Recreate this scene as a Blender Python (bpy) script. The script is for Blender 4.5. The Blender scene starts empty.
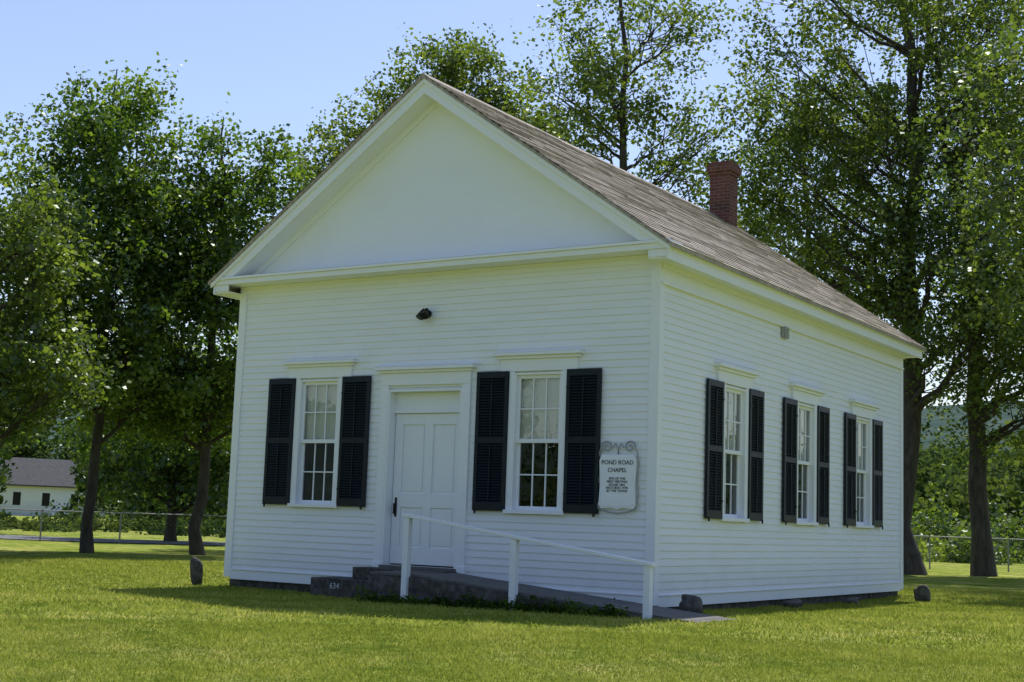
import bpy, numpy as np, math
from math import sin,cos,tan,pi,radians,sqrt,atan2,exp
from mathutils import Vector, Matrix
rng=np.random.default_rng(7)
scene=bpy.context.scene
COL=scene.collection
# ------------------------------------------------------------------ helpers
def link(o,parent=None):
    COL.objects.link(o)
    if parent is not None: o.parent=parent
    return o
def empty(name):
    e=bpy.data.objects.new(name,None); e.empty_display_size=.3
    return link(e)
class MB:
    def __init__(s): s.v=[];s.f=[];s.m=[]
    def poly(s,pts,mi=0):
        n=len(s.v); s.v+= [tuple(p) for p in pts]; s.f.append(tuple(range(n,n+len(pts)))); s.m.append(mi)
    def hexa(s,p,mi=0):
        n=len(s.v); s.v+=[tuple(q) for q in p]
        for f in ((0,3,2,1),(4,5,6,7),(0,1,5,4),(1,2,6,5),(2,3,7,6),(3,0,4,7)):
            s.f.append(tuple(n+i for i in f)); s.m.append(mi)
    def box(s,x0,x1,y0,y1,z0,z1,mi=0,T=None):
        p=[(x0,y0,z0),(x1,y0,z0),(x1,y1,z0),(x0,y1,z0),(x0,y0,z1),(x1,y0,z1),(x1,y1,z1),(x0,y1,z1)]
        if T: p=[T(*q) for q in p]
        s.hexa(p,mi)
    def prism(s,poly,f0,f1,mi=0):
        a=[f0(*q) for q in poly]; b=[f1(*q) for q in poly]; n=len(poly)
        s.poly(a,mi); s.poly(b[::-1],mi)
        for i in range(n):
            j=(i+1)%n; s.poly([a[i],b[i],b[j],a[j]],mi)
    def obj(s,name,mats,parent=None,bevel=0,smooth=False):
        me=bpy.data.meshes.new(name); me.from_pydata(s.v,[],s.f); 
        if not isinstance(mats,(list,tuple)): mats=[mats]
        for m in mats: me.materials.append(m)
        me.polygons.foreach_set('material_index',s.m)
        if smooth: me.polygons.foreach_set('use_smooth',[True]*len(s.f))
        me.update()
        o=bpy.data.objects.new(name,me); link(o,parent)
        if bevel:
            import bmesh
            bm=bmesh.new(); bm.from_mesh(me); bmesh.ops.recalc_face_normals(bm,faces=bm.faces); bm.to_mesh(me); bm.free()
            b=o.modifiers.new('b','BEVEL'); b.width=bevel; b.segments=2; b.limit_method='ANGLE'
        return o
# ------------------------------------------------------------------ materials
def newmat(name):
    m=bpy.data.materials.new(name); m.use_nodes=True; nt=m.node_tree; nt.nodes.clear()
    out=nt.nodes.new('ShaderNodeOutputMaterial'); return m,nt,out
def N(nt,t,**k):
    n=nt.nodes.new(t)
    for a,b in k.items(): setattr(n,a,b)
    return n
def ramp(nt,fac,stops):
    r=N(nt,'ShaderNodeValToRGB'); el=r.color_ramp.elements
    while len(el)<len(stops): el.new(.5)
    for e,(p,c) in zip(el,stops): e.position=p; e.color=(*c,1)
    nt.links.new(fac,r.inputs[0]); return r.outputs[0]
def noise(nt,scale,detail=4,rough=.55,vec=None,mapscale=None):
    n=N(nt,'ShaderNodeTexNoise'); n.inputs['Scale'].default_value=scale; n.inputs['Detail'].default_value=detail; n.inputs['Roughness'].default_value=rough
    if vec is None:
        tc=N(nt,'ShaderNodeTexCoord'); vec=tc.outputs['Object']
    if mapscale:
        mp=N(nt,'ShaderNodeMapping'); mp.inputs['Scale'].default_value=mapscale; nt.links.new(vec,mp.inputs[0]); vec=mp.outputs[0]
    nt.links.new(vec,n.inputs['Vector']); return n.outputs['Fac']
def mixc(nt,f,a,b,bt='MIX'):
    m=N(nt,'ShaderNodeMixRGB',blend_type=bt)
    for i,v in zip((0,1,2),(f,a,b)):
        if hasattr(v,'is_output'): nt.links.new(v,m.inputs[i])
        else: m.inputs[i].default_value=v if i==0 else (*v,1)
    return m.outputs[0]
def simple(name,stops,scale=6,rough=.6,bump=0,bscale=40,mapscale=None,spec=.4,metal=0,detail=5):
    m,nt,out=newmat(name); p=N(nt,'ShaderNodeBsdfPrincipled')
    f=noise(nt,scale,detail,.6,mapscale=mapscale)
    nt.links.new(ramp(nt,f,stops),p.inputs['Base Color'])
    p.inputs['Roughness'].default_value=rough; p.inputs['Specular IOR Level'].default_value=spec; p.inputs['Metallic'].default_value=metal
    if bump:
        b=N(nt,'ShaderNodeBump'); b.inputs['Strength'].default_value=bump; b.inputs['Distance'].default_value=.02
        nt.links.new(noise(nt,bscale,6,.6),b.inputs['Height']); nt.links.new(b.outputs[0],p.inputs['Normal'])
    nt.links.new(p.outputs[0],out.inputs[0]); return m
def g3(v): return (v,v,v)
white=simple('white_paint',[(.2,(.82,.83,.86)),(.5,(.85,.86,.89)),(.8,(.86,.87,.90))],1.6,.5,.06,60,spec=.3)
# clapboards: faint streaks along the boards and grime near the ground
m,nt,out=newmat('clapboard_paint'); p=N(nt,'ShaderNodeBsdfPrincipled')
f1=noise(nt,1.2,6,.6,mapscale=(1,1,5)); c1=ramp(nt,f1,[(.25,(.805,.815,.845)),(.55,(.845,.855,.885)),(.8,(.86,.87,.90))])
geo=N(nt,'ShaderNodeNewGeometry'); sx=N(nt,'ShaderNodeSeparateXYZ'); nt.links.new(geo.outputs['Position'],sx.inputs[0])
mr=N(nt,'ShaderNodeMapRange'); mr.inputs['From Min'].default_value=0; mr.inputs['From Max'].default_value=.6; mr.inputs['To Min'].default_value=.5; mr.inputs['To Max'].default_value=0
nt.links.new(sx.outputs['Z'],mr.inputs[0]); ff=N(nt,'ShaderNodeMath',operation='MULTIPLY'); nt.links.new(mr.outputs[0],ff.inputs[0]); nt.links.new(noise(nt,3,6,.7),ff.inputs[1])
c2=mixc(nt,ff.outputs[0],c1,(.42,.42,.36)); nt.links.new(c2,p.inputs['Base Color']); p.inputs['Roughness'].default_value=.55; p.inputs['Specular IOR Level'].default_value=.3
b=N(nt,'ShaderNodeBump'); b.inputs['Strength'].default_value=.08; b.inputs['Distance'].default_value=.01; nt.links.new(noise(nt,12,6,.6,mapscale=(1,1,8)),b.inputs['Height']); nt.links.new(b.outputs[0],p.inputs['Normal'])
nt.links.new(p.outputs[0],out.inputs[0]); clap=m
navy=simple('shutter_paint',[(.3,(.006,.011,.017)),(.7,(.011,.018,.027))],5,.4,.05,80,spec=.25)
black=simple('black_metal',[(.3,g3(.01)),(.7,g3(.02))],8,.45,metal=.3)
granite=simple('granite',[(.3,(.035,.03,.028)),(.5,(.07,.062,.056)),(.7,(.13,.115,.10))],14,.9,.6,30)
stone=simple('field_stone',[(.3,(.035,.032,.03)),(.5,(.08,.072,.065)),(.75,(.17,.16,.145))],9,.9,.9,18)
rampwood=simple('grey_boards',[(.3,(.09,.085,.08)),(.7,(.17,.16,.15))],3,.8,.3,30,mapscale=(1,9,9))
iron=simple('painted_iron',[(.3,g3(.30)),(.7,g3(.42))],6,.6)
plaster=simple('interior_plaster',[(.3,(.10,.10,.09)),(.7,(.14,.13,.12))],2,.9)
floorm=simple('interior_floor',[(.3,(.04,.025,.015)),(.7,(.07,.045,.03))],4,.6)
blind=simple('window_blind',[(.3,(.83,.83,.80)),(.7,(.88,.88,.85))],1.5,.8)
bark=simple('bark',[(.3,(.035,.028,.022)),(.6,(.08,.068,.055)),(.8,(.13,.115,.10))],9,.95,.9,22,mapscale=(1,1,.25))
asphalt=simple('asphalt',[(.3,g3(.12)),(.7,g3(.18))],3,.9,.2,60)
steel=simple('galvanised_steel',[(.3,g3(.20)),(.7,g3(.28))],4,.6,metal=.3)
greyroof=simple('grey_shingle',[(.3,g3(.05)),(.7,g3(.09))],4,.9)
# roof shingles
m,nt,out=newmat('roof_shingles'); p=N(nt,'ShaderNodeBsdfPrincipled')
tc=N(nt,'ShaderNodeTexCoord')
sp=N(nt,'ShaderNodeSeparateXYZ'); nt.links.new(tc.outputs['Object'],sp.inputs[0]); cb=N(nt,'ShaderNodeCombineXYZ')
nt.links.new(sp.outputs['Y'],cb.inputs[0]); nt.links.new(sp.outputs['X'],cb.inputs[1])
br=N(nt,'ShaderNodeTexBrick'); br.inputs['Scale'].default_value=1; br.inputs['Brick Width'].default_value=.3; br.inputs['Row Height'].default_value=.1075; br.inputs['Mortar Size'].default_value=.008; br.inputs['Mortar Smooth'].default_value=.3
br.inputs['Color1'].default_value=(.48,.41,.34,1); br.inputs['Color2'].default_value=(.28,.24,.20,1); br.inputs['Mortar'].default_value=(.09,.076,.066,1)
nt.links.new(cb.outputs[0],br.inputs['Vector'])
c=mixc(nt,.45,br.outputs[0],ramp(nt,noise(nt,2.6,7,.7),[(.3,(.22,.195,.17)),(.55,(.42,.365,.305)),(.8,(.58,.51,.43))]))
nt.links.new(c,p.inputs['Base Color']); p.inputs['Roughness'].default_value=.95
b=N(nt,'ShaderNodeBump'); b.inputs['Strength'].default_value=.7; b.inputs['Distance'].default_value=.02; nt.links.new(br.outputs['Fac'],b.inputs['Height']); b.invert=True
nt.links.new(b.outputs[0],p.inputs['Normal']); nt.links.new(p.outputs[0],out.inputs[0]); shingle=m
# chimney brick
m,nt,out=newmat('chimney_brick'); p=N(nt,'ShaderNodeBsdfPrincipled')
tc=N(nt,'ShaderNodeTexCoord'); sp=N(nt,'ShaderNodeSeparateXYZ'); nt.links.new(tc.outputs['Object'],sp.inputs[0]); cb=N(nt,'ShaderNodeCombineXYZ')
ad=N(nt,'ShaderNodeMath',operation='ADD'); nt.links.new(sp.outputs['X'],ad.inputs[0]); nt.links.new(sp.outputs['Y'],ad.inputs[1]); nt.links.new(ad.outputs[0],cb.inputs[0]); nt.links.new(sp.outputs['Z'],cb.inputs[1])
br=N(nt,'ShaderNodeTexBrick'); br.inputs['Scale'].default_value=1; br.inputs['Brick Width'].default_value=.21; br.inputs['Row Height'].default_value=.07; br.inputs['Mortar Size'].default_value=.008
br.inputs['Color1'].default_value=(.19,.055,.035,1); br.inputs['Color2'].default_value=(.09,.03,.022,1); br.inputs['Mortar'].default_value=(.22,.17,.14,1)
nt.links.new(cb.outputs[0],br.inputs['Vector']); nt.links.new(mixc(nt,.4,br.outputs[0],ramp(nt,noise(nt,5,5),[(.35,(.03,.018,.015)),(.7,(.22,.085,.055))])),p.inputs['Base Color']); p.inputs['Roughness'].default_value=.9
b=N(nt,'ShaderNodeBump'); b.inputs['Strength'].default_value=.6; b.inputs['Distance'].default_value=.01; b.invert=True; nt.links.new(br.outputs['Fac'],b.inputs['Height']); nt.links.new(b.outputs[0],p.inputs['Normal'])
nt.links.new(p.outputs[0],out.inputs[0]); brick=m
# glass
m,nt,out=newmat('window_glass'); fr=N(nt,'ShaderNodeFresnel'); fr.inputs[0].default_value=1.55
tr=N(nt,'ShaderNodeBsdfTransparent'); tr.inputs[0].default_value=(.95,.97,.96,1); gl=N(nt,'ShaderNodeBsdfGlossy'); gl.inputs['Roughness'].default_value=.01
b=N(nt,'ShaderNodeBump'); b.inputs['Strength'].default_value=.15; b.inputs['Distance'].default_value=.01; nt.links.new(noise(nt,3.5,2,.5),b.inputs['Height']); nt.links.new(b.outputs[0],gl.inputs['Normal'])
mu=N(nt,'ShaderNodeMath',operation='MULTIPLY_ADD'); mu.inputs[1].default_value=1.3; mu.inputs[2].default_value=.04; nt.links.new(fr.outputs[0],mu.inputs[0])
mx=N(nt,'ShaderNodeMixShader'); nt.links.new(mu.outputs[0],mx.inputs[0]); nt.links.new(tr.outputs[0],mx.inputs[1]); nt.links.new(gl.outputs[0],mx.inputs[2]); nt.links.new(mx.outputs[0],out.inputs[0]); glass=m
def leafmat(name,dark,mid,light,trans=.5,tcol=(1.6,1.6,.6),gloss=True):
    m,nt,out=newmat(name); at=N(nt,'ShaderNodeAttribute'); at.attribute_name='var'
    c=ramp(nt,at.outputs['Fac'],[(0,dark),(.5,mid),(1,light)])
    df=N(nt,'ShaderNodeBsdfDiffuse'); nt.links.new(c,df.inputs[0])
    t=N(nt,'ShaderNodeBsdfTranslucent'); nt.links.new(mixc(nt,1,c,tcol,'MULTIPLY'),t.inputs[0])
    mx=N(nt,'ShaderNodeMixShader'); mx.inputs[0].default_value=trans; nt.links.new(df.outputs[0],mx.inputs[1]); nt.links.new(t.outputs[0],mx.inputs[2])
    if not gloss: nt.links.new(mx.outputs[0],out.inputs[0]); return m
    gl=N(nt,'ShaderNodeBsdfGlossy'); gl.inputs['Roughness'].default_value=.4; gl.inputs[0].default_value=(.8,.85,.8,1)
    m2=N(nt,'ShaderNodeMixShader'); m2.inputs[0].default_value=.05; nt.links.new(mx.outputs[0],m2.inputs[1]); nt.links.new(gl.outputs[0],m2.inputs[2])
    nt.links.new(m2.outputs[0],out.inputs[0]); return m
leafA=leafmat('maple_leaves',(.035,.07,.012),(.085,.15,.024),(.18,.25,.045),.52)
leafB=leafmat('birch_leaves',(.05,.085,.018),(.115,.17,.037),(.21,.265,.065),.52)
leafC=leafmat('ash_leaves',(.04,.072,.016),(.10,.148,.033),(.18,.23,.058),.52)
leafD=leafmat('distant_leaves',(.03,.055,.022),(.065,.10,.036),(.12,.16,.055),.35,gloss=False)
weedm=leafmat('weed_leaves',(.03,.06,.012),(.06,.11,.02),(.10,.16,.03),.35,gloss=False)
grassb=leafmat('grass_blades',(.14,.185,.03),(.27,.32,.055),(.48,.48,.16),.5,(1.2,1.15,.8),gloss=False)
# lawn
m,nt,out=newmat('lawn'); p=N(nt,'ShaderNodeBsdfDiffuse')
fa=noise(nt,.45,7,.68); fb=noise(nt,28,6,.75); fc_=noise(nt,2.6,6,.7)
ca=ramp(nt,fa,[(.3,(.16,.225,.035)),(.48,(.29,.335,.065)),(.68,(.46,.44,.155))])
cbb=ramp(nt,fb,[(.3,(.38,.42,.3)),(.55,(1,1,1)),(.75,(1.3,1.25,1.2))])
cc_=ramp(nt,fc_,[(.36,(.42,.56,.42)),(.52,(1,1,1)),(.66,(1.3,1.15,1.2))])
nt.links.new(mixc(nt,1,mixc(nt,.85,ca,cbb,'MULTIPLY'),cc_,'MULTIPLY'),p.inputs['Color'])
b=N(nt,'ShaderNodeBump'); b.inputs['Strength'].default_value=.8; b.inputs['Distance'].default_value=.05; nt.links.new(noise(nt,35,5,.7),b.inputs['Height']); nt.links.new(b.outputs[0],p.inputs['Normal'])
nt.links.new(p.outputs[0],out.inputs[0]); lawn=m
hillm=simple('forest_hill',[(.3,(.035,.06,.055)),(.5,(.06,.09,.075)),(.7,(.10,.13,.10))],.2,1,1,.3,spec=0,detail=10)  # distance haze is put into the colour as a bluish tone
# ------------------------------------------------------------------ ground
CAM=(8.2864,-16.4286,.9938)
def smooth(a,b,x): 
    t=np.clip((x-a)/(b-a),0,1); return t*t*(3-2*t)
def gz(x,y):
    x=np.asarray(x,float); y=np.asarray(y,float)
    s=.45*x-.89*y
    z=-.12-.38*smooth(2.5,15,s)
    return z+.02*np.sin(x*.55+1.3)*np.cos(y*.43)+.015*np.sin(x*.23-y*.31)
u=np.linspace(-1,1,241); ax=np.sinh(u*6.2)/np.sinh(6.2)*900
X,Y=np.meshgrid(ax,ax,indexing='ij'); Z=gz(X,Y)
n=len(ax); v=np.stack([X,Y,Z],-1).reshape(-1,3); idx=np.arange(n*n).reshape(n,n)
fc=np.stack([idx[:-1,:-1],idx[1:,:-1],idx[1:,1:],idx[:-1,1:]],-1).reshape(-1,4)
def npmesh(name,v,f,mats,mi=None,var=None,smoothf=False):
    me=bpy.data.meshes.new(name); k=f.shape[1]
    me.vertices.add(len(v)); me.vertices.foreach_set('co',np.ascontiguousarray(v,dtype=np.float32).ravel())
    me.loops.add(f.size); me.loops.foreach_set('vertex_index',f.astype(np.int32).ravel())
    me.polygons.add(len(f)); me.polygons.foreach_set('loop_start',np.arange(0,f.size,k,dtype=np.int32)); me.polygons.foreach_set('loop_total',np.full(len(f),k,np.int32))
    for m in mats: me.materials.append(m)
    if mi is not None: me.polygons.foreach_set('material_index',mi.astype(np.int32))
    if smoothf: me.polygons.foreach_set('use_smooth',np.ones(len(f),bool))
    me.update(calc_edges=True)
    if var is not None:
        a=me.attributes.new('var','FLOAT','POINT'); a.data.foreach_set('value',var.astype(np.float32))
    return me
link(bpy.data.objects.new('ground',npmesh('ground',v,fc,[lawn],smoothf=True)))
# ------------------------------------------------------------------ chapel
W=7.45; L=10.43; XR=-3.725; RZ=7.47; SL=.692
zt=lambda x: RZ-SL*abs(x-XR)
chapel=empty('white_chapel')
TF=lambda u,d,z:(u,-d,z)
TS=lambda u,d,z:(d,u,z)
TL=lambda u,d,z:(-W-d,u,z)
TB=lambda u,d,z:(u,L+d,z)
wu=.38
frontW=[-5.725,-1.81]; sideW=[2.46,5.30,8.12]
opsF=[(c-wu,c+wu,1.17,3.06) for c in frontW]+[(XR-.66,XR+.66,.33,2.87)]
opsS=[(c-wu,c+wu,1.17,3.06) for c in sideW]
cl=MB(); bk=MB()
def clad(T,u0,u1,z0,z1,ops,pitch=.1):
    z=z0
    while z<z1-.01:
        zz=min(z+pitch,z1)
        segs=[(u0,u1)]
        cuts=[(a,b) for a,b,c,d in ops if c<zz-.02 and d>z+.02]
        for a,b in cuts:
            ns=[]
            for s,e in segs:
                if b<=s or a>=e: ns.append((s,e))
                else:
                    if a>s: ns.append((s,a))
                    if b<e: ns.append((b,e))
            segs=ns
        for s,e in segs:
            pts=[s]; q=s+rng.uniform(1.5,3.6)
            while q<e-.4: pts.append(q); q+=rng.uniform(2.2,3.8)
            pts.append(e)
            for a,b in zip(pts[:-1],pts[1:]):
                j=rng.uniform(-.0015,.0015); o=rng.uniform(0,.002)
                a2=a+(.001 if a>s else 0); b2=b-(.001 if b<e else 0)
                cl.poly([T(a2,.015+o,z+j),T(b2,.015+o,z+j),T(b2,.003,zz+.004),T(a2,.003,zz+.004)])
                cl.poly([T(a2,0,z+j),T(b2,0,z+j),T(b2,.015+o,z+j),T(a2,.015+o,z+j)])
        z=zz
    us=sorted(set([u0,u1]+[x for o in ops for x in o[:2]])); zs=sorted(set([z0,z1]+[x for o in ops for x in o[2:]]))
    for a,b in zip(us[:-1],us[1:]):
        for c,d in zip(zs[:-1],zs[1:]):
            mu_,mz=(a+b)/2,(c+d)/2
            if any(o[0]<mu_<o[1] and o[2]<mz<o[3] for o in ops): continue
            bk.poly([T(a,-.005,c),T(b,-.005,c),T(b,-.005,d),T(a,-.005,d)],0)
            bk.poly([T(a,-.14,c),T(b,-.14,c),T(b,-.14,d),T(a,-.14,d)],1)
clad(TF,-W+.01,-.01,0,4.6,opsF); clad(TS,.01,L-.01,0,4.48,opsS)
clad(TL,.01,L-.01,0,4.48,[]); clad(TB,-W+.01,-.01,0,4.6,[])
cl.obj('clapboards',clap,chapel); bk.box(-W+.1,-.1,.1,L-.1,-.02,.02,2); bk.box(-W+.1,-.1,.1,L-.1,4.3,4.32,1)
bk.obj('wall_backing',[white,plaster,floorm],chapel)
pw=MB()
for k in range(6):
    y=2.2+k*1.1
    for x0,x1 in ((-W+.4,-4.4),(-3.0,-.5)):
        pw.box(x0,x1,y,y+.05,.02,.95); pw.box(x0,x1,y-.45,y,.42,.47)
        for xx in (x0,x1): pw.box(xx-.03,xx+.03,y-.5,y+.06,.02,1.0)
pw.obj('pews',floorm,chapel)
g=MB(); g.poly([(-W-.02,-.021,4.6),(.02,-.021,4.6),(.02,-.021,4.72),(XR,-.021,7.25),(-W-.02,-.021,4.72)])
g.poly([(-W,L+.02,4.6),(0,L+.02,4.6),(0,L+.02,4.72),(XR,L+.02,7.25),(-W,L+.02,4.72)]); g.obj('gable_tympanum',white,chapel)
# trim
t=MB()
for T,u0,u1 in ((TF,-W,0),(TS,0,L),(TB,-W,0),(TL,0,L)):
    zt_=4.585 if T in(TF,TB) else 4.46
    e=.032 if T in (TF,TB) else .030
    t.box(u0-(.032 if T in(TF,TB) else -.0),u0+.11,-.0,e,.0,zt_,T=T); t.box(u1-.11,u1+(.032 if T in(TF,TB) else 0),-.0,e,.0,zt_,T=T)
    t.box(u0+.11,u1-.11,0,.028,-.03,.115,T=T)
    t.box(u0+.11,u1-.11,0,.045,.115,.135,T=T)
t.box(-W+.11,-.11,0,.026,4.47,4.585,T=TF); t.box(-W+.11,-.11,0,.05,4.54,4.583,T=TF)
for T in (TS,TL):
    t.box(.0,L,0,.034,4.22,4.465,T=T); t.box(.0,L,.0,.06,4.19,4.225,T=T); t.box(0,L,.034,.085,4.40,4.462,T=T)
t.obj('corner_boards_and_frieze',white,chapel,bevel=.003)
c=MB(); E=.305
c.box(-W-E,E,-.365,0,4.585,4.66); c.box(-W-E-.02,E+.02,-.392,0,4.662,4.70)
c.poly([(-W-E,-.39,4.703),(E,-.39,4.703),(E,-.02,4.78),(-W-E,-.02,4.78)])
for s in (1,-1):
    fx=lambda d: (d if s>0 else -W-d)
    def bx(a,b,y0,y1,z0,z1): c.box(min(fx(a),fx(b)),max(fx(a),fx(b)),y0,y1,z0,z1)
    bx(0,E-.03,-.33,L+.33,4.46,4.48)
    bx(E-.03,E,-.362,L+.362,4.44,4.655)
    bx(E,E+.035,-.395,L+.395,4.58,4.652)
    bx(0.0,E-.032,-.345,-.325,4.482,4.583)
    xe=fx(E)
    for (ya,yb,o0,o1) in ((-.372,-.335,.05,.27),(-.402,-.373,.05,.115),(-.334,-.02,.255,.275),(-.055,-.022,.276,.37),
                          (L+.335,L+.372,.05,.27),(L+.0,L+.334,.255,.275)):
        xb=XR+s*((RZ-o1-4.703)/SL)
        if o1<.12: xb2=fx(E+.03); poly=[(XR,RZ-o0),(xb2,zt(xb2)-o0),(xb2,zt(xb2)-o1),(XR,RZ-o1)]
        elif ya<-.36 or ya>L+.33: poly=[(XR,RZ-o0),(xe,zt(xe)-o0),(xe,4.60),(xe-s*.03,4.60),(xb,4.703),(XR,RZ-o1)]
        else:
            xq=XR+s*((RZ-o0-4.703)/SL); poly=[(XR,RZ-o0),(xq,4.703),(xb,4.703),(XR,RZ-o1)]
        c.prism(poly,lambda x,z:(x,ya,z),lambda x,z:(x,yb,z))
c.obj('cornice_and_rake_boards',white,chapel)
# roof slabs
r=MB()
for s in (1,-1):
    xe=XR+s*(W/2+.375); ze=zt(xe)
    nx,nz=s*SL/sqrt(1+SL*SL),1/sqrt(1+SL*SL)
    nC=38; th=.014
    for k in range(nC):
        a=k/nC; b_=(k+1)/nC+.004
        x0=xe+(XR-xe)*a; z0=ze+(RZ-ze)*a; x1=xe+(XR-xe)*min(b_,1); z1=ze+(RZ-ze)*min(b_,1)
        y=-.43
        while y<L+.42:
            y1=min(y+rng.uniform(.7,1.1),L+.43); tt_=th+rng.uniform(-.004,.006)
            r.poly([(x0+nx*tt_,y,z0+nz*tt_),(x0+nx*tt_,y1,z0+nz*tt_),(x1,y1,z1),(x1,y,z1)])
            r.poly([(x0,y,z0),(x0,y1,z0),(x0+nx*tt_,y1,z0+nz*tt_),(x0+nx*tt_,y,z0+nz*tt_)]); y=y1
    r.prism([(xe,ze-.002),(XR,RZ-.002),(XR,RZ-.045),(xe,ze-.045)],lambda x,z:(x,-.425,z),lambda x,z:(x,L+.425,z))
r.prism([(XR-.13,zt(XR-.13)+.012),(XR,RZ+.022),(XR+.13,zt(XR+.13)+.012),(XR,RZ)],lambda x,z:(x,-.43,z),lambda x,z:(x,L+.43,z))
r.obj('shingle_roof',shingle,chapel)
# foundation
f=MB(); x=-W+.04
while x<-.1:
    w=min(rng.uniform(.5,1.1),-.05-x); f.box(x,x+w-.01,.03+rng.uniform(0,.02),.3,-.6,-.01); x+=w
y=.04
while y<L-.1:
    w=min(rng.uniform(.4,1.0),L-.04-y); f.box(-.3,-.03-rng.uniform(0,.03),y,y+w-.01,-.6,-.01-rng.uniform(0,.02)); f.box(-W+.03,-W+.3,y,y+w-.01,-.6,-.01); y+=w
f.box(-W+.1,-.1,L-.3,L-.03,-.6,-.01)
f.obj('stone_foundation',stone,chapel,bevel=.015)
# windows
def window(T,c,nm):
    o=MB(); z0,z1=1.17,3.06
    for s in (-1,1):
        a,b_=sorted((c+s*wu,c+s*(wu+.085))); o.box(a,b_,.0,.042,1.12,3.08,T=T)
        a,b_=sorted((c+s*(wu-.022),c+s*wu)); o.box(a,b_,-.139,.038,z0,z1,T=T)
    o.box(c-.62,c+.62,0,.045,3.081,3.25,T=T); o.box(c-.66,c+.66,0,.075,3.251,3.295,T=T); o.box(c-.71,c+.71,0,.12,3.296,3.335,T=T)
    o.hexa([T(c-.71,0,3.337),T(c+.71,0,3.337),T(c+.71,.118,3.337),T(c-.71,.118,3.337),T(c-.71,0,3.37),T(c+.71,0,3.37),T(c+.71,.118,3.345),T(c-.71,.118,3.345)])
    o.box(c-wu-.1,c+wu+.1,-.139,.075,1.118,1.168,T=T)
    o.box(c-wu+.022,c+wu-.022,-.139,.03,z1-.03,z1,T=T)
    a,b_=c-wu+.022,c+wu-.022
    for (s0,s1,d) in ((2.09,z1-.03,-.05),(1.168,2.14,-.09)):
        o.box(a,a+.045,d,d+.035,s0,s1,T=T); o.box(b_-.045,b_,d,d+.035,s0,s1,T=T)
        o.box(a+.045,b_-.045,d+.001,d+.034,s0,s0+.055,T=T); o.box(a+.045,b_-.045,d+.001,d+.034,s1-.05,s1,T=T)
        ww=(b_-a-.09)
        for k in (1,2):
            q=a+.045+ww*k/3; o.box(q-.009,q+.009,d+.006,d+.03,s0+.055,s1-.05,T=T)
        zm=(s0+s1)/2; o.box(a+.045,b_-.045,d+.007,d+.029,zm-.009,zm+.009,T=T)
    o.obj('window_frame_'+nm,white,chapel,bevel=.002)
    gm=MB()
    for (s0,s1,d) in ((2.14,z1-.08,-.034),(1.223,2.09,-.074)):
        gm.poly([T(a+.04,d,s0),T(b_-.04,d,s0),T(b_-.04,d,s1),T(a+.04,d,s1)])
    gm.obj('window_glass_'+nm,glass,chapel)
    bl=MB(); bl.poly([T(a-.01,-.098,2.115),T(b_+.01,-.098,2.115),T(b_+.01,-.095,z1),T(a-.01,-.095,z1)]); bl.box(a,b_,-.118,-.099,2.10,2.125,T=T)
    bl.obj('window_blind_'+nm,blind,chapel)
    sh=MB()
    for s in (-1,1):
        wq=.53; i0=c+s*(wu+.09); a0,b0=sorted((i0,i0+s*wq)); zb,ztp=1.145,3.085; D0,D1=.03,.066
        sh.box(a0,a0+.055,D0,D1,zb,ztp,T=T); sh.box(b0-.055,b0,D0,D1,zb,ztp,T=T)
        for (q0,q1) in ((zb,zb+.11),(2.08,2.16),(ztp-.09,ztp)): sh.box(a0+.055,b0-.055,D0+.001,D1-.001,q0,q1,T=T)
        for (q0,q1) in ((zb+.11,2.08),(2.16,ztp-.09)):
            nS=int((q1-q0)/.038); st=(q1-q0)/nS
            for k in range(nS):
                zc=q0+st*(k+.5)
                p=[T(a0+.05,D0+.003,zc+.014),T(b0-.05,D0+.003,zc+.014),T(b0-.05,D1-.004,zc-.020),T(a0+.05,D1-.004,zc-.020)]
                p2=[T(a0+.05,D0+.006,zc+.021),T(b0-.05,D0+.006,zc+.021),T(b0-.05,D1-.001,zc-.013),T(a0+.05,D1-.001,zc-.013)]
                sh.hexa(p+p2)
            qm=(a0+b0)/2; sh.box(qm-.007,qm+.007,D1-.002,D1+.008,q0+.03,q1-.03,T=T)
        sh.box(a0+.05,b0-.05,D0-.004,D0,zb+.05,ztp-.05,T=T)
        for zz in (zb+.25,ztp-.25): sh.box(min(i0,i0+s*.05),max(i0,i0+s*.05),D1,D1+.008,zz-.015,zz+.015,T=T)
        q=i0+s*.48; sh.box(q-.012,q+.012,D1,D1+.02,zb-.04,zb+.02,T=T)
    sh.obj('shutters_'+nm,navy,chapel)
for i,c_ in enumerate(frontW): window(TF,c_,'front_%d'%i)
for i,c_ in enumerate(sideW): window(TS,c_,'side_%d'%i)
# door
d=MB(); cD=XR
for s in (-1,1):
    a,b_=sorted((cD+s*.66,cD+s*.80)); d.box(a,b_,0,.05,.14,2.93,T=TF); d.box(min(cD+s*.645,cD+s*.82),max(cD+s*.645,cD+s*.82),0,.06,.14,.36,T=TF)
    a,b_=sorted((cD+s*.625,cD+s*.66)); d.box(a,b_,-.16,.045,.32,2.87,T=TF)
d.box(cD-.80,cD+.80,0,.052,2.931,3.11,T=TF); d.box(cD-.83,cD+.83,0,.085,3.111,3.15,T=TF); d.box(cD-.88,cD+.88,0,.13,3.151,3.195,T=TF)
d.hexa([TF(cD-.88,0,3.197),TF(cD+.88,0,3.197),TF(cD+.88,.128,3.197),TF(cD-.88,.128,3.197),TF(cD-.88,0,3.235),TF(cD+.88,0,3.235),TF(cD+.88,.128,3.205),TF(cD-.88,.128,3.205)])
d.box(cD-.625,cD+.625,-.16,.04,2.835,2.87,T=TF)
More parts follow.
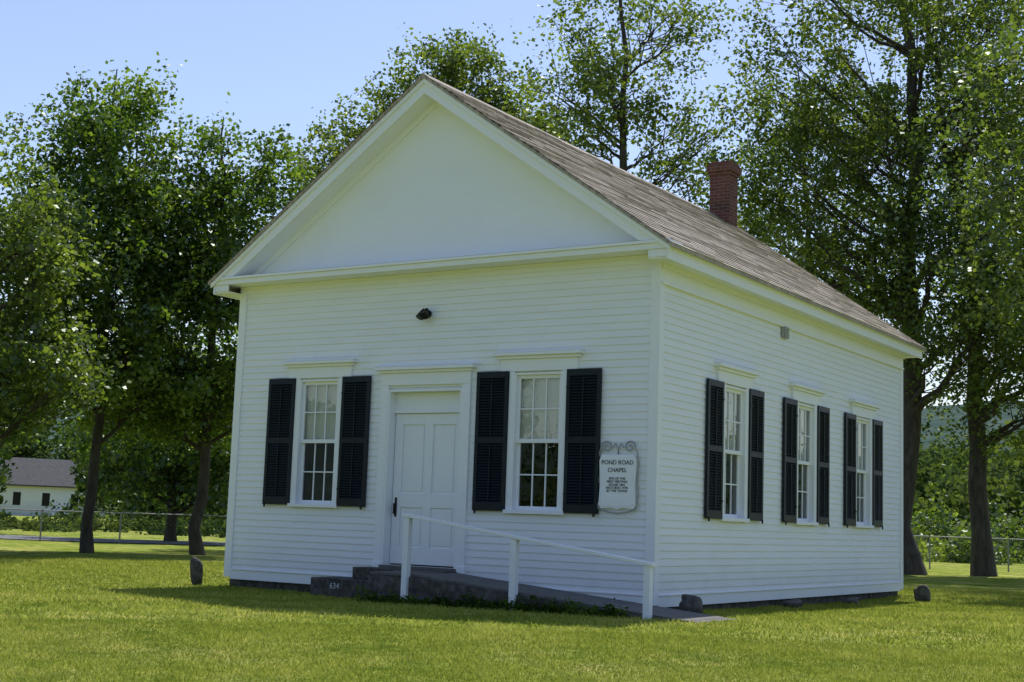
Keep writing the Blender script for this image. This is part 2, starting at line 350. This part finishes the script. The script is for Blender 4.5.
d.box(cD-.624,cD+.624,-.159,-.10,2.56,2.834,T=TF); d.box(cD-.624,cD+.624,-.158,-.075,2.53,2.585,T=TF)
d.obj('door_casing',white,chapel,bevel=.003)
d=MB(); a,b_=cD-.615,cD+.615; zb=.345; ztp=2.525
d.box(a,b_,-.159,-.135,zb,ztp,T=TF)
for s0,s1 in ((a,a+.14),(b_-.14,b_),(cD-.07,cD+.07)): d.box(s0,s1,-.1345,-.112,zb,ztp,T=TF)
for q0,q1 in ((zb,zb+.24),(1.16,1.36),(ztp-.16,ztp)):
    for s0,s1 in ((a+.14,cD-.07),(cD+.07,b_-.14)): d.box(s0,s1,-.1345,-.1125,q0,q1,T=TF)
for q0,q1 in ((zb+.24,1.16),(1.36,ztp-.16)):
    for s0,s1 in ((a+.14,cD-.07),(cD+.07,b_-.14)): d.box(s0+.035,s1-.035,-.1345,-.124,q0+.035,q1-.035,T=TF)
d.obj('panel_door',white,chapel,bevel=.003)
d=MB(); d.box(a+.045,a+.085,-.112,-.105,1.02,1.30,T=TF); d.box(a+.055,a+.075,-.105,-.06,1.06,1.075,T=TF); d.box(a+.055,a+.075,-.105,-.06,1.20,1.215,T=TF); d.box(a+.055,a+.075,-.07,-.055,1.06,1.215,T=TF)
d.obj('door_handle',black,chapel,bevel=.003)
d=MB(); d.box(cD-.68,cD+.68,-.16,.07,.28,.325,T=TF); d.obj('door_threshold',rampwood,chapel,bevel=.004)
def cone(mb,c,dirv,r0,r1,h,n=14,mi=0):
    dv=Vector(dirv).normalized(); a=dv.orthogonal().normalized(); b=dv.cross(a); c=Vector(c)
    A=[c+a*r0*cos(2*pi*i/n)+b*r0*sin(2*pi*i/n) for i in range(n)]; B=[c+dv*h+a*r1*cos(2*pi*i/n)+b*r1*sin(2*pi*i/n) for i in range(n)]
    mb.poly(A[::-1],mi); mb.poly(B,mi)
    for i in range(n):
        j=(i+1)%n; mb.poly([A[i],A[j],B[j],B[i]],mi)
l=MB(); cone(l,(-3.74,-.015,3.97),(0,-1,0),.06,.055,.035)
for s,tt_ in ((-1,-1.3),(1,-.8)):
    cone(l,(-3.74+s*.02,-.045,3.97),(s*.4,-1,.1),.016,.016,.08)
    cone(l,(-3.74+s*.03,-.11,4.0),(s*.2,-.7,tt_),.033,.062,.12)
    cone(l,(-3.74+s*.025,-.09,4.03),(s*.2,-.7,tt_),.024,.034,.04)
l.obj('flood_light',black,chapel)
vn=MB(); vn.box(4.22,4.44,.02,.06,4.02,4.2,T=TS)
for k in range(4): vn.box(4.24,4.42,.06,.075,4.035+k*.04,4.055+k*.04,T=TS)
vn.obj('wall_vent',iron,chapel)
# chimney
ch=MB(); cx,cy=-3.62,10.05
ch.box(cx-.22,cx+.22,cy-.22,cy+.22,7.0,8.32); ch.box(cx-.245,cx+.245,cy-.245,cy+.245,8.321,8.385); ch.box(cx-.28,cx+.28,cy-.28,cy+.28,8.386,8.53); ch.box(cx-.25,cx+.25,cy-.25,cy+.25,8.531,8.59); ch.box(cx-.15,cx+.15,cy-.15,cy+.15,8.591,8.62)
ch.obj('brick_chimney',brick,chapel,bevel=.006)
def text(body,size,loc,rot,mat,parent,nm):
    cu=bpy.data.curves.new(nm,'FONT'); cu.body=body; cu.size=size; cu.align_x='CENTER'; cu.extrude=.002; cu.space_line=.9
    o=bpy.data.objects.new(nm,cu); cu.materials.append(mat); o.location=loc; o.rotation_euler=rot; link(o,parent); return o
# sign
sg=empty('chapel_sign'); s=MB(); sx0,sx1=-.80,-.25; cxs=(sx0+sx1)/2
prof=[(sx0,1.27),(sx0+.04,1.22),(cxs-.08,1.235),(cxs,1.21),(cxs+.08,1.235),(sx1-.04,1.22),(sx1,1.27),(sx1-.015,1.5),(sx1,1.85),(sx1-.03,1.93),(sx0+.03,1.93),(sx0,1.85),(sx0+.015,1.5)]
s.prism(prof,lambda x,z:(x,-.034,z),lambda x,z:(x,-.06,z)); 
s.prism([(cxs+(x-cxs)*.9,1.58+(z-1.58)*.93) for x,z in prof],lambda x,z:(x,-.058,z),lambda x,z:(x,-.066,z))
s.obj('sign_board',white,sg,bevel=.003)
def tube(mb,pts,rad,n=6,mi=0):
    for a,b in zip(pts[:-1],pts[1:]): 
        dv=Vector(b)-Vector(a)
        if dv.length>1e-5: cone(mb,a,dv,rad,rad,dv.length,n,mi)
o=MB()
for sgn in (-1,1):
    pts=[]
    for k in range(26):
        th=k*.36; rr=.085*(1-k/30); pts.append((cxs+sgn*(.17+rr*cos(th)),-.05,2.03+rr*sin(th)))
    tube(o,pts,.011)
    tube(o,[(cxs+sgn*.25,-.05,2.02),(cxs+sgn*.285,-.05,1.95),(cxs+sgn*.31,-.05,1.8),(cxs+sgn*.29,-.05,1.6),(cxs+sgn*.31,-.05,1.4),(cxs+sgn*.28,-.05,1.22),(cxs+sgn*.15,-.05,1.18),(cxs,-.05,1.16)],.010)
    tube(o,[(cxs+sgn*.085,-.05,2.02),(cxs+sgn*.04,-.05,2.08),(cxs,-.05,2.0),(cxs,-.05,1.92)],.010)
o.obj('scroll_ornament',iron,sg)
ink=simple('sign_ink',[(.3,g3(.02)),(.7,g3(.03))],5,.6)
rt=(pi/2,0,0)
text('POND ROAD',.080,(cxs,-.069,1.80),rt,ink,sg,'sign_title'); text('CHAPEL',.080,(cxs,-.069,1.70),rt,ink,sg,'sign_title_line')
text('SITE OF THE\nFIRST MEETING\nHOUSE 1841\nRESTORED 1978\nBY THE TOWN',.045,(cxs,-.069,1.60),rt,ink,sg,'sign_text')
# ------------------------------------------------------------------ steps and ramp
st=empty('granite_steps'); s=MB(); s.box(-5.2,-3.02,-.62,.0,-.4,.115); s.box(-4.6,-3.02,-.42,-.005,.116,.285)
s.obj('step_blocks',granite,st,bevel=.012)
wp=simple('number_paint',[(.3,g3(.5)),(.7,g3(.6))],5,.6)
text('634',.12,(-4.75,-.6225,-.03),rt,wp,st,'house_number')
rp=empty('access_ramp'); r=MB()
rz=lambda x: .27-(x+3.0)*(.36/4.2)
x=-3.0
while x<1.2:
    w=.14; x1=min(x+w-.006,1.2); o=rng.uniform(-.002,.002)
    r.hexa([(x,-1.15,rz(x)-.035+o),(x1,-1.15,rz(x1)-.035+o),(x1,-.08,rz(x1)-.035+o),(x,-.08,rz(x)-.035+o),(x,-1.15,rz(x)+o),(x1,-1.15,rz(x1)+o),(x1,-.08,rz(x1)+o),(x,-.08,rz(x)+o)]); x+=w
r.box(-3.7,-3.006,-1.15,-.63,.235,.27)
r.box(-3.7,-3.02,-.62,-.425,.245,.28)
r.obj('ramp_deck',rampwood,rp,bevel=.002)
r=MB()
for yy in (-1.18,-.10):
    r.hexa([(-3.0,yy-.018,-.3),(1.1,yy-.018,-.3),(1.1,yy+.018,-.3),(-3.0,yy+.018,-.3),(-3.0,yy-.018,rz(-3)-.036),(1.1,yy-.018,rz(1.1)-.036),(1.1,yy+.018,rz(1.1)-.036),(-3.0,yy+.018,rz(-3)-.036)])
r.box(-3.7,-3.01,-1.19,-1.155,-.3,.22)
r.obj('ramp_skirt',stone,rp)
r=MB(); rail=lambda x: 1.06-(x+3.06)*(.475/3.6)
for px in (-3.06,-1.36,.54):
    zz=rail(px); r.box(px-.045,px+.045,-1.245,-1.155,-.4,zz-.045)
xa,xb=-3.13,.62
r.hexa([(xa,-1.26,rail(xa)-.044),(xb,-1.26,rail(xb)-.044),(xb,-1.14,rail(xb)-.044),(xa,-1.14,rail(xa)-.044),(xa,-1.26,rail(xa)),(xb,-1.26,rail(xb)),(xb,-1.14,rail(xb)),(xa,-1.14,rail(xa))])
r.obj('ramp_handrail',white,rp,bevel=.006)
# ------------------------------------------------------------------ stones
def rock(name,loc,sx,sy,sz,seed,mat=stone):
    import bmesh
    rr=np.random.default_rng(seed); bm=bmesh.new(); bmesh.ops.create_icosphere(bm,subdivisions=4,radius=1)
    K=[(rr.normal(size=3)*2.4,rr.uniform(0,6),rr.uniform(.03,.10)) for _ in range(14)]
    for v in bm.verts:
        c=np.array(v.co); q=1+sum(a*sin(float(k@c)+ph) for k,ph,a in K)
        c=np.sign(c)*np.abs(c)**.7*q
        v.co=(c[0]*sx,c[1]*sy,c[2]*sz)
    me=bpy.data.meshes.new(name); bm.to_mesh(me); bm.free(); me.materials.append(mat)
    for p in me.polygons: p.use_smooth=True
    o=bpy.data.objects.new(name,me); z=float(gz(loc[0],loc[1])); o.location=(loc[0],loc[1],z+sz*.6); link(o)
rock('stone_marker',(-7.74,-.36),.11,.09,.24,1,granite)
rock('field_stone',(.42,.25),.13,.16,.16,2); rock('field_stone',(.85,8.9),.12,.12,.17,3); rock('field_stone',(.28,4.2),.12,.2,.07,4); rock('field_stone',(.25,6.9),.12,.22,.06,5)
# ------------------------------------------------------------------ trees
def leaves(cent,size,rg,up=.3):
    n=len(cent); nrm=rg.normal(size=(n,3)); nrm[:,2]+=up*np.sign(nrm[:,2]); nrm/=np.linalg.norm(nrm,axis=1)[:,None]
    t=rg.normal(size=(n,3)); t-=nrm*(t*nrm).sum(1)[:,None]; t/=np.linalg.norm(t,axis=1)[:,None]; b=np.cross(nrm,t)
    s=(size*rg.uniform(.6,1.25,n))[:,None]
    v=np.stack([cent-t*s*.5,cent+b*s*.4-t*s*.02+nrm*s*.08,cent+t*s*.5-nrm*s*.06,cent-b*s*.4-t*s*.02+nrm*s*.08],1).reshape(-1,3)
    return v,np.arange(4*n).reshape(n,4)
class TB_:
    def __init__(s): s.v=[];s.f=[];s.n=0
    def tube(s,pts,rad,k=6):
        pts=np.asarray(pts,float); rad=np.asarray(rad,float); m=len(pts)
        d=np.gradient(pts,axis=0); d/=np.linalg.norm(d,axis=1)[:,None]+1e-9
        ref=np.where(np.abs(d[:,2:3])>.9,np.array([[1.,0,0]]),np.array([[0,0,1.]])); a=np.cross(d,ref); a/=np.linalg.norm(a,axis=1)[:,None]+1e-9; b=np.cross(d,a)
        th=np.arange(k)*2*pi/k
        ring=pts[:,None]+rad[:,None,None]*(a[:,None]*np.cos(th)[None,:,None]+b[:,None]*np.sin(th)[None,:,None])
        i=np.arange(m*k).reshape(m,k)+s.n; j=np.roll(i,-1,axis=1)
        s.f.append(np.stack([i[:-1],j[:-1],j[1:],i[1:]],-1).reshape(-1,4)); s.v.append(ring.reshape(-1,3)); s.n+=m*k
def tree(name,x,y,h,tr,base,blobs,leafm,nper=60,lsize=.16,crad=.55,seed=0,droop=0,lean=(0,0),gap=.0):
    rg=np.random.default_rng(seed); z0=float(gz(x,y))-.1; tb=TB_()
    m=16; tt=np.linspace(0,1,m); wob=np.cumsum(rg.normal(size=(m,2))*.012*h,axis=0); wob-=wob[0]; wob*=.5
    P=np.zeros((m,3)); P[:,0]=lean[0]*tt**1.5*h+wob[:,0]; P[:,1]=lean[1]*tt**1.5*h+wob[:,1]; P[:,2]=tt*h*.93
    R=tr*(1-tt)**.8*.92+.015; R[0]*=1.35
    tb.tube(P,R,10)
    trunk=lambda z:(np.array([np.interp(z,P[:,2],P[:,0]),np.interp(z,P[:,2],P[:,1]),z]),np.interp(z,P[:,2],R))
    LC=[];LV=[]; clusters=[]
    for (bx,by,bz,rx,ry,rz_,nc) in blobs:
        for _ in range(nc):
            q=rg.normal(size=3); q/=np.linalg.norm(q); q*=rg.uniform(.1,1)**.45
            clusters.append(np.array([bx+q[0]*rx,by+q[1]*ry,bz+q[2]*rz_]))
    clusters=np.array(clusters)
    nl=max(6,len(clusters)//14); seeds=clusters[rg.choice(len(clusters),nl,replace=False)]
    asg=np.argmin(((clusters[:,None]-seeds[None])**2).sum(-1),1)
    for i in range(nl):
        mem=clusters[asg==i]
        if len(mem)==0: continue
        c=mem.mean(0); hd=np.hypot(c[0],c[1]); zs=np.clip(c[2]-hd*rg.uniform(.5,.9)-.4,base,h*.85)
        p0,r0=trunk(zs); end=p0+(c-p0)*.85
        mid=p0+(end-p0)*.5+np.array([0,0,-.06*hd])+rg.normal(size=3)*.12; ts=np.linspace(0,1,7)[:,None]
        pl=(1-ts)**2*p0+2*ts*(1-ts)*mid+ts**2*end; pl[1:-1]+=rg.normal(size=(5,3))*.06
        rl=min(r0*.55,.03+.010*len(mem)); tb.tube(pl,np.linspace(rl,.016,7),6)
        for cc in mem:
            k=rg.integers(2,7); s0=pl[k]; mm=(s0+cc)/2+rg.normal(size=3)*.15; ts2=np.linspace(0,1,4)[:,None]
            tb.tube((1-ts2)**2*s0+2*ts2*(1-ts2)*mm+ts2**2*cc,np.linspace(.020,.006,4),4)
    for cc in clusters:
        if rg.random()<gap: continue
        n=int(nper*rg.uniform(.5,1.4)); nt_=6; cv=rg.uniform(.1,.8); cr=crad*rg.uniform(.65,1.3)
        dirs=rg.normal(size=(nt_,3)); dirs[:,2]*=.55; dirs/=np.linalg.norm(dirs,axis=1)[:,None]
        if droop: dirs[:,2]=-np.abs(dirs[:,2])-droop; 
        w=rg.integers(0,nt_,n); tpos=rg.uniform(0,1,n)**.7
        q=cc+dirs[w]*(tpos*cr*1.4)[:,None]+rg.normal(size=(n,3))*cr*.24
        LC.append(q); LV.append(np.clip(cv+rg.normal(size=n)*.18,0,1))
    C=np.concatenate(LC); V=np.concatenate(LV); lv,lf=leaves(C,lsize,rg)
    bv=np.concatenate(tb.v); bf=np.concatenate(tb.f)
    v=np.concatenate([bv,lv]); f=np.concatenate([bf,lf+len(bv)]); mi=np.concatenate([np.zeros(len(bf)),np.ones(len(lf))]); var=np.concatenate([np.zeros(len(bv)),np.repeat(V,4)])
    me=npmesh(name,v,f,[bark,leafm],mi,var); o=bpy.data.objects.new(name,me); o.location=(x,y,z0); link(o); return o
def at(bearing,d): b=radians(bearing); return CAM[0]+d*sin(b),CAM[1]+d*cos(b)
# left maples
x,y=at(-49.1,37); tree('maple_tree',x,y,13.5,.14,2.6,[(0,0,9.8,2.4,2.2,2.9,125),(-.2,-.5,6.8,3.1,2.6,2.6,135),(0,.3,4.4,3.0,2.6,1.4,65)],leafA,140,.135,.6,1)
x,y=at(-44.9,38); tree('maple_tree',x,y,12.6,.16,2.8,[(.2,.2,8.9,2.8,2.4,2.6,130),(.3,-.3,6.1,2.9,2.5,2.4,115),(-.5,0,4.2,2.5,2.0,1.3,50)],leafA,140,.135,.6,2)
x,y=at(-54.2,33); tree('maple_tree',x,y,9.6,.16,1.6,[(0,0,6.8,2.8,2.6,2.3,95),(.6,.3,4.1,2.9,2.6,1.5,75)],leafB,120,.135,.6,3)
x,y=at(-46,52); tree('maple_tree',x,y,9.0,.2,1.0,[(0,0,5.0,4.2,3.0,3.0,110),(.3,0,2.6,4.6,2.6,1.7,90)],leafA,80,.22,.75,31)
x,y=at(-53,60); tree('maple_tree',x,y,8.0,.2,2.0,[(0,0,5.8,4.4,3.0,1.8,90)],leafA,80,.22,.75,33)
# behind the chapel
x,y=at(-35.9,46); tree('ash_tree',x,y,18.5,.24,6,[(0,0,15.0,2.6,2.6,2.5,125),(-1.8,-1.4,12.8,2.8,2.4,2.2,105),(2.0,1.2,13.2,2.4,2.0,2.3,90)],leafC,105,.15,.6,4)
x,y=at(-28.2,41); tree('poplar_tree',x,y,20.5,.24,6,[(0,0,15.6,3.0,3.0,4.4,115),(-1.4,-.6,14.0,2.6,2.2,2.2,42),(1.6,.8,12,1.9,1.7,2.4,44)],leafB,72,.135,.6,5,gap=.05)
# right group with drooping foliage
x,y=at(-16.8,44); tree('elm_tree',x,y,24,.40,4,[(0,0,17,5.6,5,5.2,270),(-2.4,-.8,11.6,3.6,3.2,3.8,145),(1.2,-.5,8.7,3.0,2.6,3.2,115)],leafC,110,.145,.65,6,droop=.5)
x,y=at(-14.1,46); tree('elm_tree',x,y,22,.32,4,[(1.6,.8,15.5,4.4,4.2,5.0,185),(1.4,.3,7.8,3.4,2.8,3.9,175)],leafC,110,.145,.65,7,droop=.6,lean=(-.02,0))
x,y=at(-20.6,50); tree('birch_tree',x,y,20,.2,4,[(0,0,13.2,3.2,2.8,5.2,150),(0,0,8.0,2.8,2.6,3.0,60)],leafB,95,.145,.65,8,droop=.6)
tree('elm_tree',3.3,16.2,15,.26,4,[(0,0,10.5,4.3,4.2,3.2,185),(0,0,7.6,3.9,3.6,1.7,80)],leafC,110,.14,.65,9,droop=.4)
# trees behind the photographer (seen in the window reflections)
tm=bpy.data.objects['maple_tree'].data
for i,(bx,by,sc) in enumerate([(-22,-42,1.2),(-30,-38,1.1),(-38,-30,1.1),(-13,-46,1.2),(-4,-50,1.3),(26,-46,1.2),(46,-22,1.1),(44,4,1.1),(40,20,1.2),(36,36,1.2)]):
    o=bpy.data.objects.new('maple_tree',tm); o.location=(bx,by,float(gz(bx,by))-.1); o.scale=(sc,)*3; o.rotation_euler=(0,0,i*1.7); link(o)
# distant tree mass
rg=np.random.default_rng(20); C=[];V=[]
def clump(b,dd,n,k,sc=1):
    x,y=at(b,dd); hh=rg.uniform(4.5,9)*(dd/120)*sc; rr=rg.uniform(2.0,4.2)*sc
    q=rg.normal(size=(n,3)); q/=np.linalg.norm(q,axis=1)[:,None]; q*=rg.uniform(.5,1,n)[:,None]**.4*(1+.25*np.sin(q[:,0:1]*5+k)+.2*np.sin(q[:,2:3]*7)+.15*np.sin(q[:,1:2]*11+k))
    C.append(np.array([x,y,hh*.52])+q*np.array([rr,rr,hh*.5])); V.append(np.clip(rg.uniform(.05,.85)+rg.normal(size=n)*.2,0,1))
for k in range(210):
    b=rg.uniform(-62,-4); dd=rg.uniform(95,175)
    if -53.8<b<-48.5 and dd<190: dd=rg.uniform(192,205)
    clump(b,dd,900,k)
for b,dd in ((-53.4,140),(-48.6,135),(-17.5,150),(-16,160),(-15,145),(-13.6,155),(-12.6,150)): clump(b,dd,900,b,1.15)
for k in range(150): clump(rg.uniform(10,285),rg.uniform(70,110),260,k,1.5)  # unseen clumps around the sides and rear, added for the glass to reflect
C=np.concatenate(C);V=np.concatenate(V); lv,lf=leaves(C,.6,rg); link(bpy.data.objects.new('distant_tree_line',npmesh('distant_tree_line',lv,lf,[leafD],None,np.repeat(V,4))))
def shrub(name,pts,mat,n,ls,seed):
    rg=np.random.default_rng(seed); C=[];V=[]
    for (x,y,r,h) in pts:
        z=float(gz(x,y)); q=rg.normal(size=(n,3)); q/=np.linalg.norm(q,axis=1)[:,None]; q*=(rg.uniform(.2,1,n)**.5)[:,None]*(1+.3*np.sin(q[:,0:1]*6+x)+.2*np.sin(q[:,1:2]*9+y))
        q[:,2]=np.abs(q[:,2]); C.append(np.array([x,y,z])+q*np.array([r,r,h])); V.append(np.clip(rg.uniform(.0,.9)+rg.normal(size=n)*.2,0,1))
    C=np.concatenate(C);V=np.concatenate(V); lv,lf=leaves(C,ls,rg); link(bpy.data.objects.new(name,npmesh(name,lv,lf,[mat],None,np.repeat(V,4))))
rg=np.random.default_rng(77); pts=[]
for k in range(22):
    x,y=at(-56+k*.65+rg.uniform(-.3,.3),rg.uniform(62,80)); pts.append((x,y,rg.uniform(.6,1.5),rg.uniform(.4,1.25)))
shrub('roadside_shrubs',pts,leafD,500,.2,41)
pts=[]
for k in range(22):
    x,y=at(rg.uniform(-18.5,-9),rg.uniform(66,95)); pts.append((x,y,rg.uniform(1,2.6),rg.uniform(.8,3.2)))
shrub('roadside_shrubs',pts,leafB,800,.25,42)
pts=[(xx,-1.27+rng.uniform(-.06,.06),rng.uniform(.08,.18),rng.uniform(.08,.20)) for xx in np.linspace(-3.7,.2,34)]
shrub('weeds',pts,weedm,90,.05,43)
# hills; ring beyond the view added to hide bare horizon in window reflections
hv=[];hn=361;rows=14
for i in range(hn):
    b=-80+i
    for j in range(rows):
        dd=260+j*30; x,y=at(b,dd); hmax=42+9*sin(radians(b)*6+2.2)+4*sin(radians(b)*18)
        hv.append((x,y,-1+hmax*sin(min(1,j/(rows-3))*pi/2)+(rng.uniform(-1.6,1.6) if 0<i<hn-1 else 0)))
idx=np.arange(hn*rows).reshape(hn,rows); hf=np.stack([idx[:-1,:-1],idx[1:,:-1],idx[1:,1:],idx[:-1,1:]],-1).reshape(-1,4)
link(bpy.data.objects.new('hills',npmesh('hills',np.array(hv),hf,[hillm],smoothf=True)))
# ------------------------------------------------------------------ road, fences, far house
rd=MB(); a1=Vector((*at(-75,62),0)); a2=Vector((*at(-38,50),0)); 
dirr=(a2-a1).normalized(); nr=Vector((-dirr.y,dirr.x,0)); K=24
for k in range(K):
    p=a1+(a2-a1)*k/K; q=a1+(a2-a1)*(k+1)/K
    rd.poly([(*v_[:2],float(gz(*v_[:2]))+.03) for v_ in (p-nr*3,q-nr*3,q+nr*3,p+nr*3)])
rd.obj('road',asphalt)
def fence(pa,pb,h,n):
    e=empty('chain_link_fence'); fm=MB(); pa=Vector(pa);pb=Vector(pb); P=[]
    for k in range(n+1):
        p=pa+(pb-pa)*k/n; z=float(gz(p.x,p.y)); P.append((p.x,p.y,z)); cone(fm,(p.x,p.y,z-.2),(0,0,1),.028,.028,h+.2,8)
    tube(fm,[(x,y,z+h-.02) for x,y,z in P],.02)
    fm.obj('posts_and_rail',steel,e); wm=MB()
    for (x0,y0,z0),(x1,y1,z1) in zip(P[:-1],P[1:]):
        L_=sqrt((x1-x0)**2+(y1-y0)**2); m_=int(L_/.15)
        for k in range(-int(h/.15),m_):
            for sg_ in (0,1):
                u0,u1=k*.15/L_,(k*.15+h)/L_; a,b=(0,h) 
                if u0<0: a=-u0*L_; u0=0
                if u1>1: b=h-(u1-1)*L_; u1=1
                if b<=a: continue
                if sg_: a,b=h-a,h-b
                A=Vector((x0+(x1-x0)*u0,y0+(y1-y0)*u0,z0+a)); B=Vector((x0+(x1-x0)*u1,y0+(y1-y0)*u1,z0+b)); o=Vector((0,0,.002))
                wm.poly([A-o,B-o,B+o,A+o])
    wm.obj('wire_mesh',steel,e)
fence((*at(-62,50),0),(*at(-39,47),0),1.0,8); fence((*at(-19,52),0),(*at(-5,55),0),1.15,5)
fh=empty('white_farmhouse'); x,y=at(-50.4,165); hb=MB()
hb.box(-6,6,-3.5,3.5,-.5,3.4,0); hb.prism([(-3.5,3.4),(3.5,3.4),(0,6.0)],lambda a,z:(-6,a,z),lambda a,z:(6,a,z),0)
hb.prism([(-4,3.05),(0,6.02),(4,3.05),(4,3.2),(0,6.2),(-4,3.2)],lambda a,z:(-6.4,a,z),lambda a,z:(6.4,a,z),1)
for wx in (-4.5,-1.5,1.5,4.5): hb.box(wx-.4,wx+.4,-3.53,-3.5,1.0,2.4,2); hb.box(wx-.5,wx+.5,-3.52,-3.499,.9,2.5,0)
hb.box(-.9,.9,-5,-3.5,0,.3,0); hb.box(3,6,-5.5,-3.5,2.4,2.6,1); 
for q in (3.1,5.9): hb.box(q-.08,q+.08,-5.4,-5.25,-.4,2.4,0)
hb.obj('house_body',[white,greyroof,black],fh); fh.location=(x,y,0); fh.rotation_euler=(0,0,radians(58))
# ------------------------------------------------------------------ grass blades
rg=np.random.default_rng(99)
def blades(n,d0,d1,w,h):
    b=np.radians(rg.uniform(-60,-5,n)); dd=np.sqrt(rg.uniform(d0*d0,d1*d1,n)); x=CAM[0]+dd*np.sin(b); y=CAM[1]+dd*np.cos(b)
    ok=~((x>-W-.0)&(x<-.0)&(y>0)&(y<L))&~((x>-5.22)&(x<1.22)&(y>-1.2)&(y<0)&~((x<-3.7)&(y<-.64)))
    x=x[ok];y=y[ok];n=len(x); z=gz(x,y)-.005
    pn=.5+.5*np.sin(x*1.1+np.sin(y*.9)*2)*np.sin(y*1.3+np.sin(x*.7)*2)
    p2=.5+.5*np.sin(x*3.1+np.sin(y*2.3+1)*2)*np.sin(y*3.7+np.sin(x*2.9)*2)
    hh=h*rg.uniform(.5,1.3,n)*(.6+.4*pn+.35*p2); a=rg.uniform(0,2*pi,n); ww=w*rg.uniform(.6,1.3,n)
    lx=rg.normal(size=n)*.6*hh; ly=rg.normal(size=n)*.6*hh
    A=np.stack([x-np.cos(a)*ww/2,y-np.sin(a)*ww/2,z],-1);B=np.stack([x+np.cos(a)*ww/2,y+np.sin(a)*ww/2,z],-1);T=np.stack([x+lx,y+ly,z+hh],-1)
    var=np.clip(.02+.45*pn+.35*p2+rg.normal(size=n)*.2,0,1)
    return np.stack([A,B,T],1).reshape(-1,3),np.repeat(var,3)
va,ra=blades(240000,7.5,15,.009,.038); vb,rb=blades(240000,15,32,.018,.042)
v=np.concatenate([va,vb]); var=np.concatenate([ra,rb])
link(bpy.data.objects.new('grass',npmesh('grass',v,np.arange(len(v)).reshape(-1,3),[grassb],None,var)))
# ------------------------------------------------------------------ light
EL=radians(62.5); AZ=radians(-13)
sv=Vector((sin(AZ)*cos(EL),cos(AZ)*cos(EL),sin(EL)))
sl=bpy.data.lights.new('sun','SUN'); sl.energy=5; sl.angle=radians(.5); sl.color=(1,.97,.92)
so=bpy.data.objects.new('sun',sl); so.rotation_euler=(sv).to_track_quat('Z','Y').to_euler(); link(so)
w=bpy.data.worlds.new('World'); scene.world=w; w.use_nodes=True; nt=w.node_tree; bg=nt.nodes['Background']
sk=nt.nodes.new('ShaderNodeTexSky'); sk.sky_type='NISHITA'; sk.sun_disc=False; sk.sun_elevation=EL; sk.sun_rotation=AZ; sk.air_density=1.2; sk.dust_density=.7; sk.ozone_density=2.2
tint=nt.nodes.new('ShaderNodeMixRGB'); tint.blend_type='MULTIPLY'; tint.inputs[0].default_value=1; tint.inputs[2].default_value=(1.07,1.0,1.08,1)
nt.links.new(sk.outputs[0],tint.inputs[1]); nt.links.new(tint.outputs[0],bg.inputs[0]); bg.inputs[1].default_value=.15
# ------------------------------------------------------------------ camera
f_,yaw,pitch,roll=1405.2651,.5717,.1284,.0352
fw=Vector((sin(-yaw)*cos(pitch),cos(yaw)*cos(pitch),sin(pitch))); rr=Vector((cos(yaw),sin(yaw),0)); uu=rr.cross(fw)
R_=rr*cos(roll)+uu*sin(roll); U_=-rr*sin(roll)+uu*cos(roll)
M=Matrix(((R_.x,U_.x,-fw.x,CAM[0]),(R_.y,U_.y,-fw.y,CAM[1]),(R_.z,U_.z,-fw.z,CAM[2]),(0,0,0,1)))
cd=bpy.data.cameras.new('camera'); cd.sensor_width=36; cd.lens=f_/1024*36; cd.clip_end=3000; cd.clip_start=.1
co=bpy.data.objects.new('camera',cd); co.matrix_world=M; link(co); scene.camera=co
scene.view_settings.view_transform='Standard'; scene.view_settings.look='None'; scene.view_settings.exposure=0
